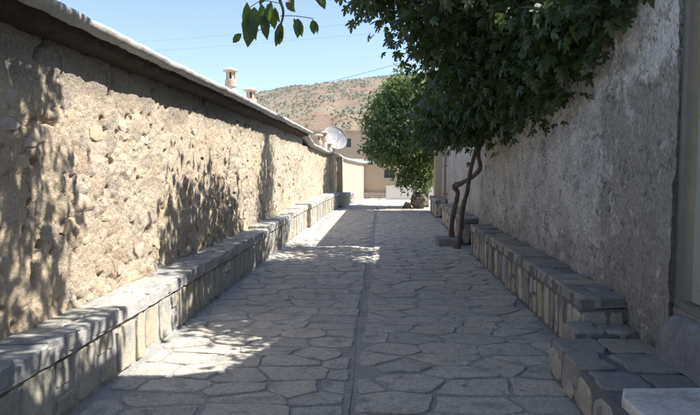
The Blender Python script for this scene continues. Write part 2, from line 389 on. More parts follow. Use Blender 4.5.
# ------------------------------------------------------------------ left rubble wall with coping
def rough_face(name, ys, zs, xf, dispf, m, sign, parent, attrs=True):
    YY, Zz = np.meshgrid(ys, zs, indexing='ij')
    if callable(zs): pass
    D, mask, tone = dispf(YY, Zz)
    XX = xf(YY) + sign*D
    n, k = YY.shape
    V = np.stack([XX, YY, Zz], -1).reshape(-1, 3); F = gridf(n, k)
    if sign < 0: F = F[:, ::-1]
    me = mesh(name, V, F, m, True)
    for nm, val in (('stone_mask', mask), ('stone_tone', tone)):
        at = me.attributes.new(nm, 'FLOAT', 'POINT'); at.data.foreach_set('value', val.ravel().astype(np.float32))
    o = obj(name, me)
    if parent is not None: o.parent = parent; o.location = -parent.location
    return o
def rubble(Y, Z):
    wy = Y + .05*(fbm(Y*3, Z*3, 71, 3)-.5); wz = Z + .05*(fbm(Y*3, Z*3, 75, 3)-.5)
    f1, f2, t = voro(wy*4.3, wz*6.2, 41); g1, g2, t2 = voro(wy*10, wz*13, 47)
    e = np.clip((f2-f1)*3.2, 0, 1); e2 = np.clip((g2-g1)*3, 0, 1)
    cover = fbm(Y*1.1, Z*1.3, 51, 4)                    # mud render covering the stones
    bare = sst(.40, .56, cover)*(1-sst(1.75, 2.05, Z+.5*(fbm(Y*2, 0*Z, 91, 3)-.5)))
    st = sst(.05, .2, e)*np.where(t > .25, 1, .25)
    D = .055*(fbm(Y*1.6, Z*1.6, 61, 3)-.5)
    D = D + bare*(st*(.006+.016*t) - .007) + bare*st*((t*7.3 % 1)-.5)*.05*(wy*4.3-np.floor(wy*4.3)-.5) + bare*.009*sst(.05, .25, e2)*(t2-.2)
    D = D + .016*(fbm(Y*7, Z*7, 63, 4)-.5) + .02*np.abs(fbm(Y*11, Z*13, 66, 4)-.5) + .014*(fbm(Y*30, Z*30, 65, 3)-.5)
    pits = vn(Y*9, Z*9, 81)*vn(Y*17+4, Z*15, 83); D = D - .055*sst(.50, .66, pits)
    cr = np.abs(fbm(Y*1.8, Z*2.4, 87, 4)-.5); D = D - .02*(1-sst(0, .012, cr))*sst(.35, .55, fbm(Y*.9, Z*.9, 89, 2))
    return D, bare*st*.6, t
wall = empty('rubble_wall', (-2.4, 9, 0))
tag(wall, 'long sunlit mud and rubble stone wall with overhanging cement coping, left of the alley', 'wall')
zs = np.linspace(.35, 2.44, 136)
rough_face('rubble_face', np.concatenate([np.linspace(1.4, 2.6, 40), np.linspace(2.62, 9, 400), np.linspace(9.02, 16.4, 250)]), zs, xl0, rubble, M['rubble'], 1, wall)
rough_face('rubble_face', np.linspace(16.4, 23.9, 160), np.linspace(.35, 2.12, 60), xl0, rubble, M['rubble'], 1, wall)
b = MB(); b.box(-2.75, -2.32, 1.4, 16.38, 0, 2.43); b.box(-2.75, -2.32, -3, 1.38, 0, 2.43)
for i in range(8):
    y0_ = 16.4 + i*.94; x_ = float(xl0(y0_+.94))
    b.box(-2.75, min(-2.3, x_-.1) if i < 4 else x_-.32, y0_, y0_+.93, 0, 2.1)
b.build('wall_core', M['rubble'], wall)
def coping(ys, xf, ztop, name, parent, over=.27, back=.5, thick=.088, seed=0, m='coping'):
    prof = [(-back, -.03), (-back*.6, .02), (-.12, .03), (over*.45, .012), (over*.85, -.01), (over*.99, -.03), (over, -thick*.62), (over*.93, -thick*.95), (over*.7, -thick*1.1), (0, -thick*1.2), (-back, -thick*1.2)]
    n = len(prof); YY = np.repeat(ys[:, None], n, 1); off = np.array([p[0] for p in prof])[None]; dz = np.array([p[1] for p in prof])[None]
    kk = np.arange(n)[None]
    zt = ztop(ys)[:, None]
    XX = xf(YY) + off + .035*(fbm(YY*1.3, 0*YY, seed, 3)-.5)*(off > 0) + .03*(fbm(YY*7, kk*.7+0*YY, seed+7, 4)-.5)
    ZZ = zt + dz + .03*(fbm(YY*.9, 0*YY, seed+3, 3)-.5) + .016*(fbm(YY*7, kk*.8+0*YY, seed+5, 3)-.5)
    V = np.stack([XX, YY, ZZ], -1).reshape(-1, 3); F = []
    for i in range(len(ys)-1):
        for k in range(n): F.append((i*n+k, (i+1)*n+k, (i+1)*n+(k+1) % n, i*n+(k+1) % n))
    F.append(tuple(range(n))); F.append(tuple((len(ys)-1)*n+k for k in range(n))[::-1])
    o = obj(name, mesh(name, V, F, M[m], True)); o.parent = parent; o.location = -parent.location
    return o
coping(np.linspace(-3, 16.7, 560), xl0, lambda y: 2.53 + 0*y, 'coping', wall, seed=3)
b = MB()                 # added near-black strip under the coping, its colour standing in for deep shade
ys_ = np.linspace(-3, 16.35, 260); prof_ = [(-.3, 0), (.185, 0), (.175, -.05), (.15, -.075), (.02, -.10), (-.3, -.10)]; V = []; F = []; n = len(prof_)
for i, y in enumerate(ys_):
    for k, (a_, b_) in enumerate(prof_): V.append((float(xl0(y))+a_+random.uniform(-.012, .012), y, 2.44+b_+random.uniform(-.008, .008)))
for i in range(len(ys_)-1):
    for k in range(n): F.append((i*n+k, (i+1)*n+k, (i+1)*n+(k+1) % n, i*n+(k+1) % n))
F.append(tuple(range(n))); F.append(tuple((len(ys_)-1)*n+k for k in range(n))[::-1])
b.add(V, F); b.build('coping_shade_strip', M['coping_shade'], wall)
coping(np.linspace(16.55, 24.1, 160), xl0, lambda y: np.interp(y, [16.5, 18, 24.2], [2.5, 2.26, 2.02]), 'coping', wall, over=.16, seed=13)
# single stones standing proud of the mud render
sm = []
rr = random.Random(12)
for k in range(8):
    n = 7; poly = [np.array([math.cos(2*math.pi*i/n)*rr.uniform(.7, 1.2), math.sin(2*math.pi*i/n)*rr.uniform(.6, 1.1)]) for i in range(n)]
    v, f = stone_mesh(poly, -.6, .28, .09, .12, rr, None, jit=.1)
    sm.append(mesh('stone', [(z, x, y) for x, y, z in v], f, M['wstone']))
put = []
while len(put) < 150:
    y = 2.7 + 13.4*rr.random()**1.5; z = rr.uniform(.5, 1.95); s = rr.uniform(.04, .10)
    if fbm(np.array([y*1.1]), np.array([z*1.3]), 51, 4)[0] < .44 and rr.random() < .8: continue
    if any((y-a_)**2+(z-b_)**2 < (s+c_)**2*1.0 for a_, b_, c_ in put): continue
    put.append((y, z, s)); D = rubble(np.array([[y]]), np.array([[z]]))[0][0, 0]
    obj('stone', rr.choice(sm), wall, (float(xl0(y))+D-.004, y, z), (rr.uniform(-.5, .5), rr.uniform(-.15, .15), rr.uniform(-.15, .15)), (.036, s*1.35, s*.8))
# plaster pier and plain far stretch
far = empty('plaster_wall', (-1.6, 27, 0)); tag(far, 'smooth tan plastered wall stretch in sun at the far end of the rubble wall', 'wall')
yy = np.linspace(24.0, 29.6, 60); zz = np.linspace(0, 1.92, 24)
rough_face('plaster_face', yy, zz, lambda y: xl0(y)+.02, lambda Y, Z: (.01*(fbm(Y*2, Z*2, 5, 3)-.5), 0*Y, 0*Y), M['smoothplaster'], 1, far)
b = MB(); b.add([(xl0(24.0)-.4, 24.0, 0), (xl0(29.6)-.4, 29.6, 0), (xl0(29.6)+.0, 29.6, 0), (xl0(24.0)+.0, 24.0, 0), (xl0(24.0)-.4, 24.0, 1.92), (xl0(29.6)-.4, 29.6, 1.92), (xl0(29.6), 29.6, 1.92), (xl0(24.0), 24.0, 1.92)],
                [(0,1,2,3),(4,7,6,5),(0,4,5,1),(3,7,4,0),(1,5,6,2)]); b.build('plaster_core', M['smoothplaster'], far)
coping(np.linspace(24.0, 29.7, 90), lambda y: xl0(y)+.02, lambda y: np.interp(y, [24, 25.5, 29.7], [2.06, 1.92, 1.78]), 'coping', far, over=.12, seed=23)
b = MB(); b.box(-2.2, -1.62, 23.95, 24.3, 0, 1.95); b.build('pier', M['rubble'], wall)
b = MB(); b.box(-2.4, -1.83, 22.4, 22.75, 0, 2.0); b.build('pier', M['rubble'], wall)

# ------------------------------------------------------------------ stone benches
def bench(name, label, y0, y1, xw, width, h, side, seed, mats, cap_h=.1, sw=(.14, .34), capw=(.3, .62), over=.025, group=None, endface=True):
    """side=+1: bench stands on the left and faces +X; side=-1: on the right, facing -X.  xw(y) wall line"""
    rr = random.Random(seed); mo, st, ca = mats
    t = empty(name, (float(xw((y0+y1)/2)) + side*width/2, (y0+y1)/2, 0)); tag(t, label, 'bench', group)
    fx = lambda y: float(xw(y)) + side*width
    # mortar core, slightly wavy
    ny = max(6, int((y1-y0)*14)); ys = np.linspace(y0+.01, y1-.01, ny)
    prof = [(0, 0), (0, .25), (0, .5), (0, .75), (0, 1), (.03, 1.005), (.5, 1.005), (1.2, 1.005)]
    V = []; F = []; n = len(prof); ht = h-cap_h
    for i, y in enumerate(ys):
        for k, (a_, b_) in enumerate(prof):
            V.append((fx(y) - side*(a_*width+.018) + side*rr.uniform(-.006, .006), y, b_*ht-.02*(b_ == 0)))
    for i in range(ny-1):
        for k in range(n-1):
            q = (i*n+k, (i+1)*n+k, (i+1)*n+k+1, i*n+k+1); F.append(q if side > 0 else q[::-1])
    F.append(tuple(range(n))); F.append(tuple((ny-1)*n+k for k in range(n))[::-1])
    me = mesh('mortar_core', V, F, M[mo]); c = obj('mortar_core', me); c.parent = t; c.location = -t.location
    # upright facing stones
    y = y0+.03
    while y < y1-.06:
        w = min(rr.uniform(*sw), y1-.02-y); parts_ = [(.02, ht-.02)]
        if rr.random() < .2: q = rr.uniform(.4, .6)*ht; parts_ = [(.02, q-.012), (q+.012, ht-.02)]
        for (za, zb) in parts_:
            g_ = rr.uniform(.008, .022); k_ = min(.035, w*.18); poly = [np.array(p_) for p_ in ((y+g_+rr.uniform(0, k_), za+rr.uniform(0, .03)), (y+w-g_-rr.uniform(0, k_), za+rr.uniform(0, .03)), (y+w-g_-rr.uniform(0, k_), zb-rr.uniform(0, .03)), (y+g_+rr.uniform(0, k_), zb-rr.uniform(0, .03)))]
            ed = []
            for k in range(4): a_, b_ = poly[k], poly[(k+1) % 4]; ed += [a_, (a_+b_)/2+np.array([rr.uniform(-.008, .008), rr.uniform(-.008, .008)])]
            poly = chaikin(ed, .2); cc = sum(poly)/len(poly); poly = [p_-cc for p_ in poly]
            v, f = stone_mesh(poly, -.06, rr.uniform(-.012, .006), .006, .003, rr, None, jit=.007)
            v = [(side*z, x, y_) for x, y_, z in v]; f = f if side > 0 else [q[::-1] for q in f]
            obj('stone', mesh('stone', v, f, M[st]), t, (fx(cc[0])-.0, cc[0], cc[1]))
        y += w
    if endface:                                     # stones on the end turned to the viewer
        x = 0
        while x < width-.06:
            w = min(rr.uniform(.1, .2), width-x); xa = x+.01; xb = x+w-.01
            poly = chaikin([np.array(p_) for p_ in ((xa, .02), (xb, .02), (xb, ht-.02), (xa, ht-.02))], .12); cc = sum(poly)/4/2; cc = sum(poly)/len(poly); poly = [p_-cc for p_ in poly]
            v, f = stone_mesh(poly, -.05, rr.uniform(.0, .012), .008, .004, rr, None, jit=.004)
            v = [(x_, -z, y_) for x_, y_, z in v]
            obj('stone', mesh('stone', v, f, M[st]), t, (fx(y0)-side*cc[0], y0+.005, cc[1])); x += w
    # cap slabs on their own bed of mortar
    y = y0-over
    V = []; F = []
    bed = MB(); 
    ys = np.linspace(y0-over+.012, y1+over-.012, ny)
    pr = [(over*.6, 0), (over*.6, cap_h*.86), (-.3*width, cap_h*.9), (-1.15*width, cap_h*.92)]
    n = len(pr)
    for i, yq in enumerate(ys):
        for k, (a_, b_) in enumerate(pr): V.append((fx(yq)+side*(a_+rr.uniform(-.004, .004)), yq, ht-.012+b_+rr.uniform(-.003, .003)))
    for i in range(ny-1):
        for k in range(n-1):
            q = (i*n+k, (i+1)*n+k, (i+1)*n+k+1, i*n+k+1); F.append(q if side > 0 else q[::-1])
    F.append(tuple(range(n))); F.append(tuple((ny-1)*n+k for k in range(n))[::-1])
    c = obj('mortar_bed', mesh('mortar_bed', V, F, M[mo])); c.parent = t; c.location = -t.location
    while y < y1+over-.08:
        w = min(rr.uniform(*capw), y1+over-y)
        split = rr.random() < .35
        for (xa, xb) in (((0, .5), (.5, 1.06)) if split else ((0, 1.06),)):
            skew = rr.uniform(-.035, .035)
            pts = [(xa*width+.008, y+.012), (xb*width, y+.012+skew), (xb*width, y+w-.012+skew), (xa*width+.008, y+w-.012+rr.uniform(-.015, .015))]
            ed = []
            for k in range(4): a_, b_ = np.array(pts[k]), np.array(pts[(k+1) % 4]); ed += [a_, (a_+b_)/2+np.array([rr.uniform(-.012, .012), rr.uniform(-.012, .012)])]
            poly = chaikin(ed, .2)
            if side > 0: poly = [np.array([float(over+width)-p_[0]-width, p_[1]]) for p_ in poly][::-1]
            else: poly = [np.array([p_[0]-over, p_[1]]) for p_ in poly]
            cc = sum(poly)/len(poly); poly = [p_-cc for p_ in poly]
            v, f = stone_mesh(poly, -cap_h+.012, rr.uniform(-.006, .012), .009, .003, rr, None, jit=.012)
            a2 = sum((poly[i][0]*poly[(i+1) % len(poly)][1]-poly[(i+1) % len(poly)][0]*poly[i][1]) for i in range(len(poly)))
            if a2 < 0: f = [q[::-1] for q in f]
            obj('cap_stone', mesh('cap_stone', v, f, M[ca]), t, (fx(cc[1])+cc[0], cc[1], h))
        y += w
    return t
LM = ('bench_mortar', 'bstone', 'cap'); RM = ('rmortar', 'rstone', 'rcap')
GL = 'stone benches along the left wall'; GR = 'stone benches along the right wall'
bench('stone_bench', 'longest left stone bench, dappled with leaf shade in the foreground', 1.5, 9.75, xl0, .33, .50, 1, 21, LM, group=GL)
bench('stone_bench', 'left stone bench stepping up just past the long foreground bench', 9.8, 12.35, xl0, .335, .545, 1, 22, LM, group=GL)
bench('stone_bench', 'short left stone bench between two other stepped benches, midway along the alley', 12.4, 14.95, xl0, .33, .575, 1, 23, LM, group=GL)
bench('stone_bench', 'pale sunlit left stone bench below the dip in the coping', 15.0, 21.9, xl0, .42, .60, 1, 24, LM, group=GL)
bench('stone_bench', 'farthest left bench, a pale block beside the dark wall piers', 22.8, 25.1, xl0, .5, .52, 1, 25, LM, group=GL)
rx = lambda y: 1.86 + 0*np.asarray(y, float) + np.maximum(0, np.asarray(y, float)-10)*.012
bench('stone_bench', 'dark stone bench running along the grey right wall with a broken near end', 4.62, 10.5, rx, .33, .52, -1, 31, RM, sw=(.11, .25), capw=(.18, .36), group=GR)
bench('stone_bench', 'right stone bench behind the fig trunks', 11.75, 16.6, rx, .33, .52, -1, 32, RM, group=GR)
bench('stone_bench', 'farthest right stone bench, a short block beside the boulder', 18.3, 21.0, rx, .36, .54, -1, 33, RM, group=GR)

# ------------------------------------------------------------------ right side: house, garden wall, far house
def rough_right(Y, Z):
    D = .05*(fbm(Y*1.4, Z*1.4, 161, 3)-.5) + .05*(fbm(Y*6, Z*6, 163, 4)-.5) + .045*(fbm(Y*18, Z*18, 165, 3)-.5)
    k = sst(4.4, 5.4, Y + .8*(fbm(Y*2, Z*2, 181, 3)-.5)); D = D*(.35+.65*k)
    pits = vn(Y*12, Z*12, 171)*vn(Y*21+4, Z*19, 173); D = D - .035*sst(.5, .68, pits)*(.3+.7*k)
    pl = fbm(Y*1.3, Z*1.1, 177, 4); D = D + .018*sst(.5, .53, pl)         # flaked render
    return D, 0*Y, 0*Y
def topprof(y): return np.interp(y, [-4, 4.25, 4.45, 5.0, 5.6, 6.3, 7.5, 11.4, 11.6, 30], [4.35, 4.35, 3.6, 3.4, 3.1, 2.45, 2.35, 2.3, 3.45, 3.45])
def right_face(name, y0, y1, ny, nz, m, parent, z0=0.):
    ys = np.linspace(y0, y1, ny); t = np.linspace(0, 1, nz)
    YY, T = np.meshgrid(ys, t, indexing='ij'); top = topprof(YY) + .09*(fbm(YY*3, 0*YY, 191, 4)-.5)
    Zz = z0+(top-z0)*T; D, _, _ = rough_right(YY, Zz); XX = rx(YY) - D
    V = np.stack([XX, YY, Zz], -1).reshape(-1, 3); nb = len(V)
    back = np.stack([rx(ys)+.42, ys, top[:, -1]-.02], -1); bl = np.stack([rx(ys)+.42, ys, 0*ys], -1)
    V = np.concatenate([V, back, bl]); F = gridf(ny, nz)[:, ::-1].tolist()
    for i in range(ny-1):
        F.append((i*nz+nz-1, (i+1)*nz+nz-1, nb+i+1, nb+i)[::-1]); F.append((nb+i, nb+i+1, nb+ny+i+1, nb+ny+i)[::-1])
    for i, s in ((0, 1), (ny-1, -1)):
        ring = [i*nz+k for k in range(nz)] + [nb+i, nb+ny+i]; F.append(tuple(ring[::s]))
    o = obj(name, mesh(name, V, F, m, True)); o.parent = parent; o.location = -parent.location; return o
house = empty('plaster_house', (3, 2, 0)); tag(house, 'weathered grey rendered house wall at the right edge with a pale metal door', 'house')
DY0, DY1, DZ0, DZ1 = 2.45, 3.93, .61, 2.75
right_face('wall', DY1, 4.35, 60, 220, M['right'], house)
b = MB(); b.box(1.86, 2.28, -4, DY0, 0, 4.35); b.box(1.87, 2.28, DY0, DY1, DZ1, 4.35); b.box(1.87, 2.28, DY0, DY1, 0, DZ0); b.box(2.28, 6, 3.95, 4.33, 0, 4.33); b.box(2.28, 6, -4, -3.6, 0, 4.33); b.build('wall', M['right'], house)
b = MB(); b.box(1.70, 6.1, -4.1, 4.36, 4.4, 4.5); b.build('roof', M['roof'], house)
# metal door in its frame
door = empty('metal_door', (1.95, (DY0+DY1)/2, DZ0)); tag(door, 'pale grey green metal double door set in a frame at the right edge', 'door')
b = MB()
for (ya, yb, za, zb) in ((DY0, DY0+.07, DZ0, DZ1), (DY1-.07, DY1, DZ0, DZ1), (DY0+.07, DY1-.07, DZ1-.07, DZ1), (DY0+.07, DY1-.07, DZ0, DZ0+.05)):
    b.box(1.875, 1.97, ya+.001, yb-.001, za+.001, zb-.001)
b.build('frame', M['frame'], door)
for k in range(2):
    ya = DY0+.075+k*.65; yb = ya+.635
    lf = MB().box(1.925, 1.955, ya, yb, DZ0+.055, DZ1-.075).build('door_leaf', M['door'], door)
    for (za, zb) in ((DZ0+.13, DZ0+.62), (DZ0+.70, DZ0+1.38), (DZ0+1.46, DZ1-.15)):
        p = MB(); x = 1.918
        p.add([(1.925, ya+.06, za), (1.925, yb-.06, za), (1.925, yb-.06, zb), (1.925, ya+.06, zb), (x-.006, ya+.085, za+.025), (x-.006, yb-.085, za+.025), (x-.006, yb-.085, zb-.025), (x-.006, ya+.085, zb-.025)],
              [(0,4,5,1),(1,5,6,2),(2,6,7,3),(3,7,4,0),(4,7,6,5)])
        q = p.build('panel', M['door']); q.parent = lf; q.location = (0, 0, 0)
    MB().tube([(1.92, ya+.03 if k else yb-.03, 1.5), (1.88, ya+.03 if k else yb-.03, 1.5), (1.88, ya+.03 if k else yb-.03, 1.62), (1.92, ya+.03 if k else yb-.03, 1.62)], .01, 8).build('handle', M['rust'], door)
gw = empty('garden_wall', (1.9, 8, 0)); tag(gw, 'rough pitted grey cement garden wall in shade behind the dark right bench', 'wall')
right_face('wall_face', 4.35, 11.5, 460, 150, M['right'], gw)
fh = empty('plaster_house', (3, 15, 0)); tag(fh, 'far house with pale grey rendered wall behind the fig trunks, carrying a downpipe', 'house')
right_face('wall', 11.51, 21.2, 120, 60, M['farright'], fh)
MB().box(2.45, 7, 11.6, 11.9, 0, 3.4).build('wall', M['farright'], fh); MB().box(2.6, 7, 20.8, 21.15, 0, 3.4).build('wall', M['farright'], fh)
b = MB(); b.box(1.72, 7.1, 11.5, 21.3, 3.46, 3.6); b.build('roof', M['roof'], fh)
b = MB(); b.box(1.78, 2.05, 20.55, 21.24, 0, 3.4); b.build('corner_pier', M['endplaster'], fh)
p = MB(); p.tube([(1.86, 18.2, .02), (1.86, 18.2, 1.6), (1.86, 18.2, 3.3)], .035, 10)
pipe = empty('drainpipe', (1.86, 18.2, 0)); tag(pipe, 'thin rusty drainpipe fixed upright to the far house wall', 'pipe')
p.build('pipe', M['rust'], pipe)
for z in (.7, 1.55, 2.4): MB().box(1.81, 1.97, 18.16, 18.24, z, z+.04).build('bracket', M['rust'], pipe)

# ------------------------------------------------------------------ step platform, slab and threshold by the door
pl = empty('stone_step', (1.5, 3.4, 0)); tag(pl, 'low platform of dark paving stones below the door, in front of the right bench', 'step')
b = MB(); b.box(1.215, 1.87, 1.8, 4.34, -.01, .268); b.build('mortar_core', M['rmortar'], pl); MB().box(1.40, 1.87, 4.345, 4.6, -.01, .30).build('mortar_core', M['rmortar'], pl)
rr = random.Random(44)
def slabpiece(x0, x1, y0, y1, z0, z1, m, parent, nm='stone', bev=.014, jit=.01):
    ed = []; pts = [(x0, y0), (x1, y0), (x1, y1), (x0, y1)]
    for k in range(4): a_, b_ = np.array(pts[k]), np.array(pts[(k+1) % 4]); ed += [a_, (a_+b_)/2+np.array([rr.uniform(-jit, jit)*1.5, rr.uniform(-jit, jit)*1.5])]
    poly = chaikin(ed, .2); cc = sum(poly)/len(poly); v, f = stone_mesh([p_-cc for p_ in poly], z0-z1, 0, bev, .004, rr, None, jit=jit*.7)
    return obj(nm, mesh(nm, v, f, M[m]), parent, (cc[0], cc[1], z1))
for (x0, x1, y0, y1, z1) in ((1.22,1.5,4.0,4.32,.287),(1.53,1.86,3.99,4.32,.286),(1.2,1.42,3.66,3.98,.288),(1.47,1.86,3.62,3.94,.290),(1.22,1.5,3.3,3.63,.285),(1.53,1.86,3.30,3.57,.285),(1.2,1.55,3.26,3.28,.2),(1.38,1.6,4.36,4.61,.325),(1.62,1.85,4.37,4.6,.32)):
    slabpiece(x0, x1, y0, y1, .15, z1, 'rcap', pl, bev=.008, jit=.02)
for i, (y0, y1, za, zb) in enumerate(((4.05,4.34,.03,.24),(3.78,4.02,.02,.23),(3.45,3.75,.03,.24),(3.12,3.42,.02,.235),(2.8,3.09,.03,.24),(2.4,2.77,.02,.24),(1.9,2.36,.02,.24))):
    poly = chaikin([np.array(q) for q in ((y0, za), (y1, za+rr.uniform(0, .03)), (y1-rr.uniform(0, .04), zb), (y0+rr.uniform(0, .04), zb-rr.uniform(0, .03)))], .22); cc = sum(poly)/len(poly)
    v, f = stone_mesh([q-cc for q in poly], -.05, .014, .012, .006, rr, None, jit=.008)
    obj('stone', mesh('stone', [(-z, x, y) for x, y, z in v], [q[::-1] for q in f], M['bstone']), pl, (1.212, cc[0], cc[1]))
sl = slabpiece(1.24, 1.85, 1.9, 3.24, .27, .318, 'slab', None, 'concrete_slab', .012, .016)
tag(sl, 'pale whitish concrete slab on the step in the lower right corner', 'slab')
# rounded cement threshold
ys = np.linspace(2.0, 4.1, 70); V = []; F = []; n = 14
for i, y in enumerate(ys):
    e = 1-abs(2*(y-2.0)/(2.1)-1)**10*.75; top = .56*1; 
    for k in range(n):
        an = math.pi*.5*k/(n-1)
        x = 1.9 - (.12*max(0, math.cos(an))**.7 + .01)*e*(1 if k else 1.1) + .0; z = .28 + (.31*max(0, math.sin(an))**.8)*e
        j = .012*(float(fbm(np.array([y*4]), np.array([k*.4]), 7, 3)[0])-.5)*2
        V.append((x+j, y, z+j))
for i in range(len(ys)-1):
    for k in range(n-1): F.append((i*n+k, i*n+k+1, (i+1)*n+k+1, (i+1)*n+k)[::-1])
F.append(tuple(range(n))); F.append(tuple((len(ys)-1)*n+k for k in range(n))[::-1])
tag(obj('threshold', mesh('threshold', V, F, M['threshold'], True)), 'rounded blue grey cement threshold under the metal door', 'threshold')

# ------------------------------------------------------------------ far end of the alley
ew = empty('end_wall', (2, 30, 0)); tag(ew, 'low tan plastered wall closing the far end of the alley, with a small window', 'wall')
b = MB(); b.box(-1.0, .05, 29.8, 30.2, 0, 1.74); b.box(.05, .6, 29.8, 30.2, 0, 1.0); b.box(.05, .6, 29.8, 30.2, 1.42, 1.74); b.box(.6, 8, 29.8, 30.2, 0, 1.74); b.build('wall', M['endplaster'], ew)
w_ = MB().box(.05, .6, 29.93, 29.96, 1.0, 1.42).build('window', M['glass'], ew)
fr = MB()
for q in ((.05,.08,1.0,1.42),(.57,.6,1.0,1.42),(.31,.34,1.03,1.39),(.08,.57,1.0,1.03),(.08,.57,1.39,1.42)): fr.box(q[0], q[1], 29.88, 29.93, q[2], q[3])
q = fr.build('window_frame', M['frame']); q.parent = w_
xs = np.linspace(-1.05, 8.05, 90); prof = [(-.13, -.1), (-.15, -.02), (-.08, .03), (.2, .04), (.5, .0), (.5, -.1)]
V = []; F = []; n = len(prof)
for i, x in enumerate(xs):
    for k, (a_, b_) in enumerate(prof): V.append((x, 29.8+a_+rr.uniform(-.01, .01), 1.845+b_+.04*math.sin(x*1.3)+rr.uniform(-.008, .008)))
for i in range(len(xs)-1):
    for k in range(n): F.append((i*n+k, (i+1)*n+k, (i+1)*n+(k+1) % n, i*n+(k+1) % n)[::-1])
F.append(tuple(range(n))[::-1]); F.append(tuple((len(xs)-1)*n+k for k in range(n)))
obj('coping', mesh('coping', V, F, M['coping'], True), ew, (0, 0, 0)).location = -ew.location
MB().box(-1.1, 1.0, 29.62, 29.79, 0, .30).build('plinth', M['bench_mortar'], ew)
x = -.95
while x < .85:
    w = rr.uniform(.18, .36)
    for (za, zb) in ((.02, .14), (.16, .29)):
        poly = chaikin([np.array(q) for q in ((x+.01, za), (x+w-.01, za), (x+w-.015, zb), (x+.015, zb))], .2); cc = sum(poly)/len(poly)
        v, f = stone_mesh([p_-cc for p_ in poly], -.03, .015, .01, .004, rr, None, jit=.006)
        obj('stone', mesh('stone', [(x_, -z, y_) for x_, y_, z in v], f, M['bstone']), ew, (cc[0], 29.61, cc[1]))
    x += w
pw = empty('parapet', (1.5, 28.6, 0)); tag(pw, 'low white plastered parapet in front of the end wall, left of the boulder', 'parapet')
b = MB(); b.add([(.15,28.5,0),(3.4,28.5,0),(3.4,28.72,0),(.15,28.72,0),(.15,28.5,.60),(3.4,28.5,.80),(3.4,28.72,.80),(.15,28.72,.60)], [(0,3,2,1),(4,5,6,7),(0,1,5,4),(1,2,6,5),(2,3,7,6),(3,0,4,7)]); b.build('wall', M['white'], pw)
b = MB(); b.add([(.13,28.47,.602),(3.42,28.47,.802),(3.42,28.75,.802),(.13,28.75,.602),(.13,28.47,.635),(3.42,28.47,.835),(3.42,28.75,.835),(.13,28.75,.635)], [(0,3,2,1),(4,5,6,7),(0,1,5,4),(1,2,6,5),(2,3,7,6),(3,0,4,7)]); b.build('cap', M['slab'], pw)
# tan house beyond the end wall
th = empty('flat_roof_house', (-1.5, 47, 0)); tag(th, 'plain tan flat roofed house with one dark window behind the satellite dish', 'house')
b = MB(); b.box(-6.5, -2.75, 45, 50, 0, 4.15); b.box(-2.4, 1.9, 45, 50, 0, 4.15); b.box(-2.75, -2.4, 45, 50, 0, 3.05); b.box(-2.75, -2.4, 45, 50, 3.7, 4.15); b.build('wall', M['endplaster'], th)
MB().box(-6.7, 2.1, 44.8, 50.2, 4.152, 4.3).build('roof', M['roof'], th)
w_ = MB().box(-2.748, -2.402, 45.15, 45.2, 3.05, 3.7).build('window', M['glass'], th)
q = MB().box(-2.59, -2.56, 45.1, 45.149, 3.05, 3.7).build('window_frame', M['frame']); q.parent = w_
b = MB()
# flat roofed house behind the left wall, carrying chimneys and dish
lh = empty('flat_roof_house', (-4.5, 18, 0)); tag(lh, 'low mud roofed house hidden behind the rubble wall, carrying the chimney pots', 'house')
b = MB(); b.box(-8, -2.8, 8, 22.3, 0, 2.3); b.box(-8, -2.4, 22.9, 33, 0, 1.7); b.build('wall', M['smoothplaster'], lh)
b = MB(); b.box(-8.1, -2.78, 7.9, 22.4, 2.302, 2.42); b.box(-8.1, -2.3, 22.8, 33.1, 1.702, 1.8); b.build('roof', M['roof'], lh)

def chimney(loc, top, rad, label, group, style=0):
    t = empty('chimney', loc); tag(t, label, 'chimney', group); H = top-loc[2]; r = rad
    def lz(nm, prof, m):
        o = obj(nm, mesh(nm, MB().lathe(prof, 20).v, MB().lathe(prof, 20).f, M[m], False)); o.parent = t; return o
    lz('pipe', [(r*.95, 0), (r*.9, H-r*3.7)], 'whitepipe')
    lz('collar', [(r*.92, H-r*3.7), (r*1.12, H-r*3.6), (r*1.14, H-r*3.1), (r*1.05, H-r*3.0), (r*1.12, H-r*2.9), (r*1.10, H-r*2.3), (r*.8, H-r*2.2)], 'terracotta')
    for k in range(6):
        an = 2*math.pi*k/6+.2; MB().box(-r*.18, r*.18, -r*.12, r*.12, 0, r*1.35)
        o = obj('vent_pillar', mesh('vent_pillar', MB().box(-r*.2, r*.2, -r*.14, r*.14, 0, r*1.4).v, MB().box(0, 1, 0, 1, 0, 1).f, M['terracotta'])); o.parent = t
        o.location = (r*.72*math.cos(an), r*.72*math.sin(an), H-r*2.22); o.rotation_euler = (0, 0, an+math.pi/2)
    lz('inner_flue', [(r*.45, H-r*2.2), (r*.45, H-r*.85)], 'dark')
    lz('cap', [(r*.9, H-r*.9), (r*1.42, H-r*.72), (r*1.46, H-r*.5), (r*1.1, H-r*.25), (r*.5, H-r*.06), (r*.05, H)], 'clay')
    return t
GC = 'clay chimney pots behind the left wall'
chimney((-3.05, 12.0, 2.42), 3.50, .105, 'tallest clay chimney pot with white pipe, nearest behind the left coping', GC)
chimney((-3.13, 14.2, 2.42), 3.40, .12, 'squat clay chimney pot just right of the tallest one', GC)
chimney((-2.70, 25.2, 1.8), 2.93, .13, 'small clay chimney pot leftmost of three beside the satellite dish', GC)
chimney((-2.48, 25.4, 1.8), 3.06, .12, 'slender clay chimney pot touching the left edge of the satellite dish', GC)
chimney((-2.42, 27.0, 1.8), 2.66, .12, 'lowest clay chimney pot, in front of the satellite dish', GC)

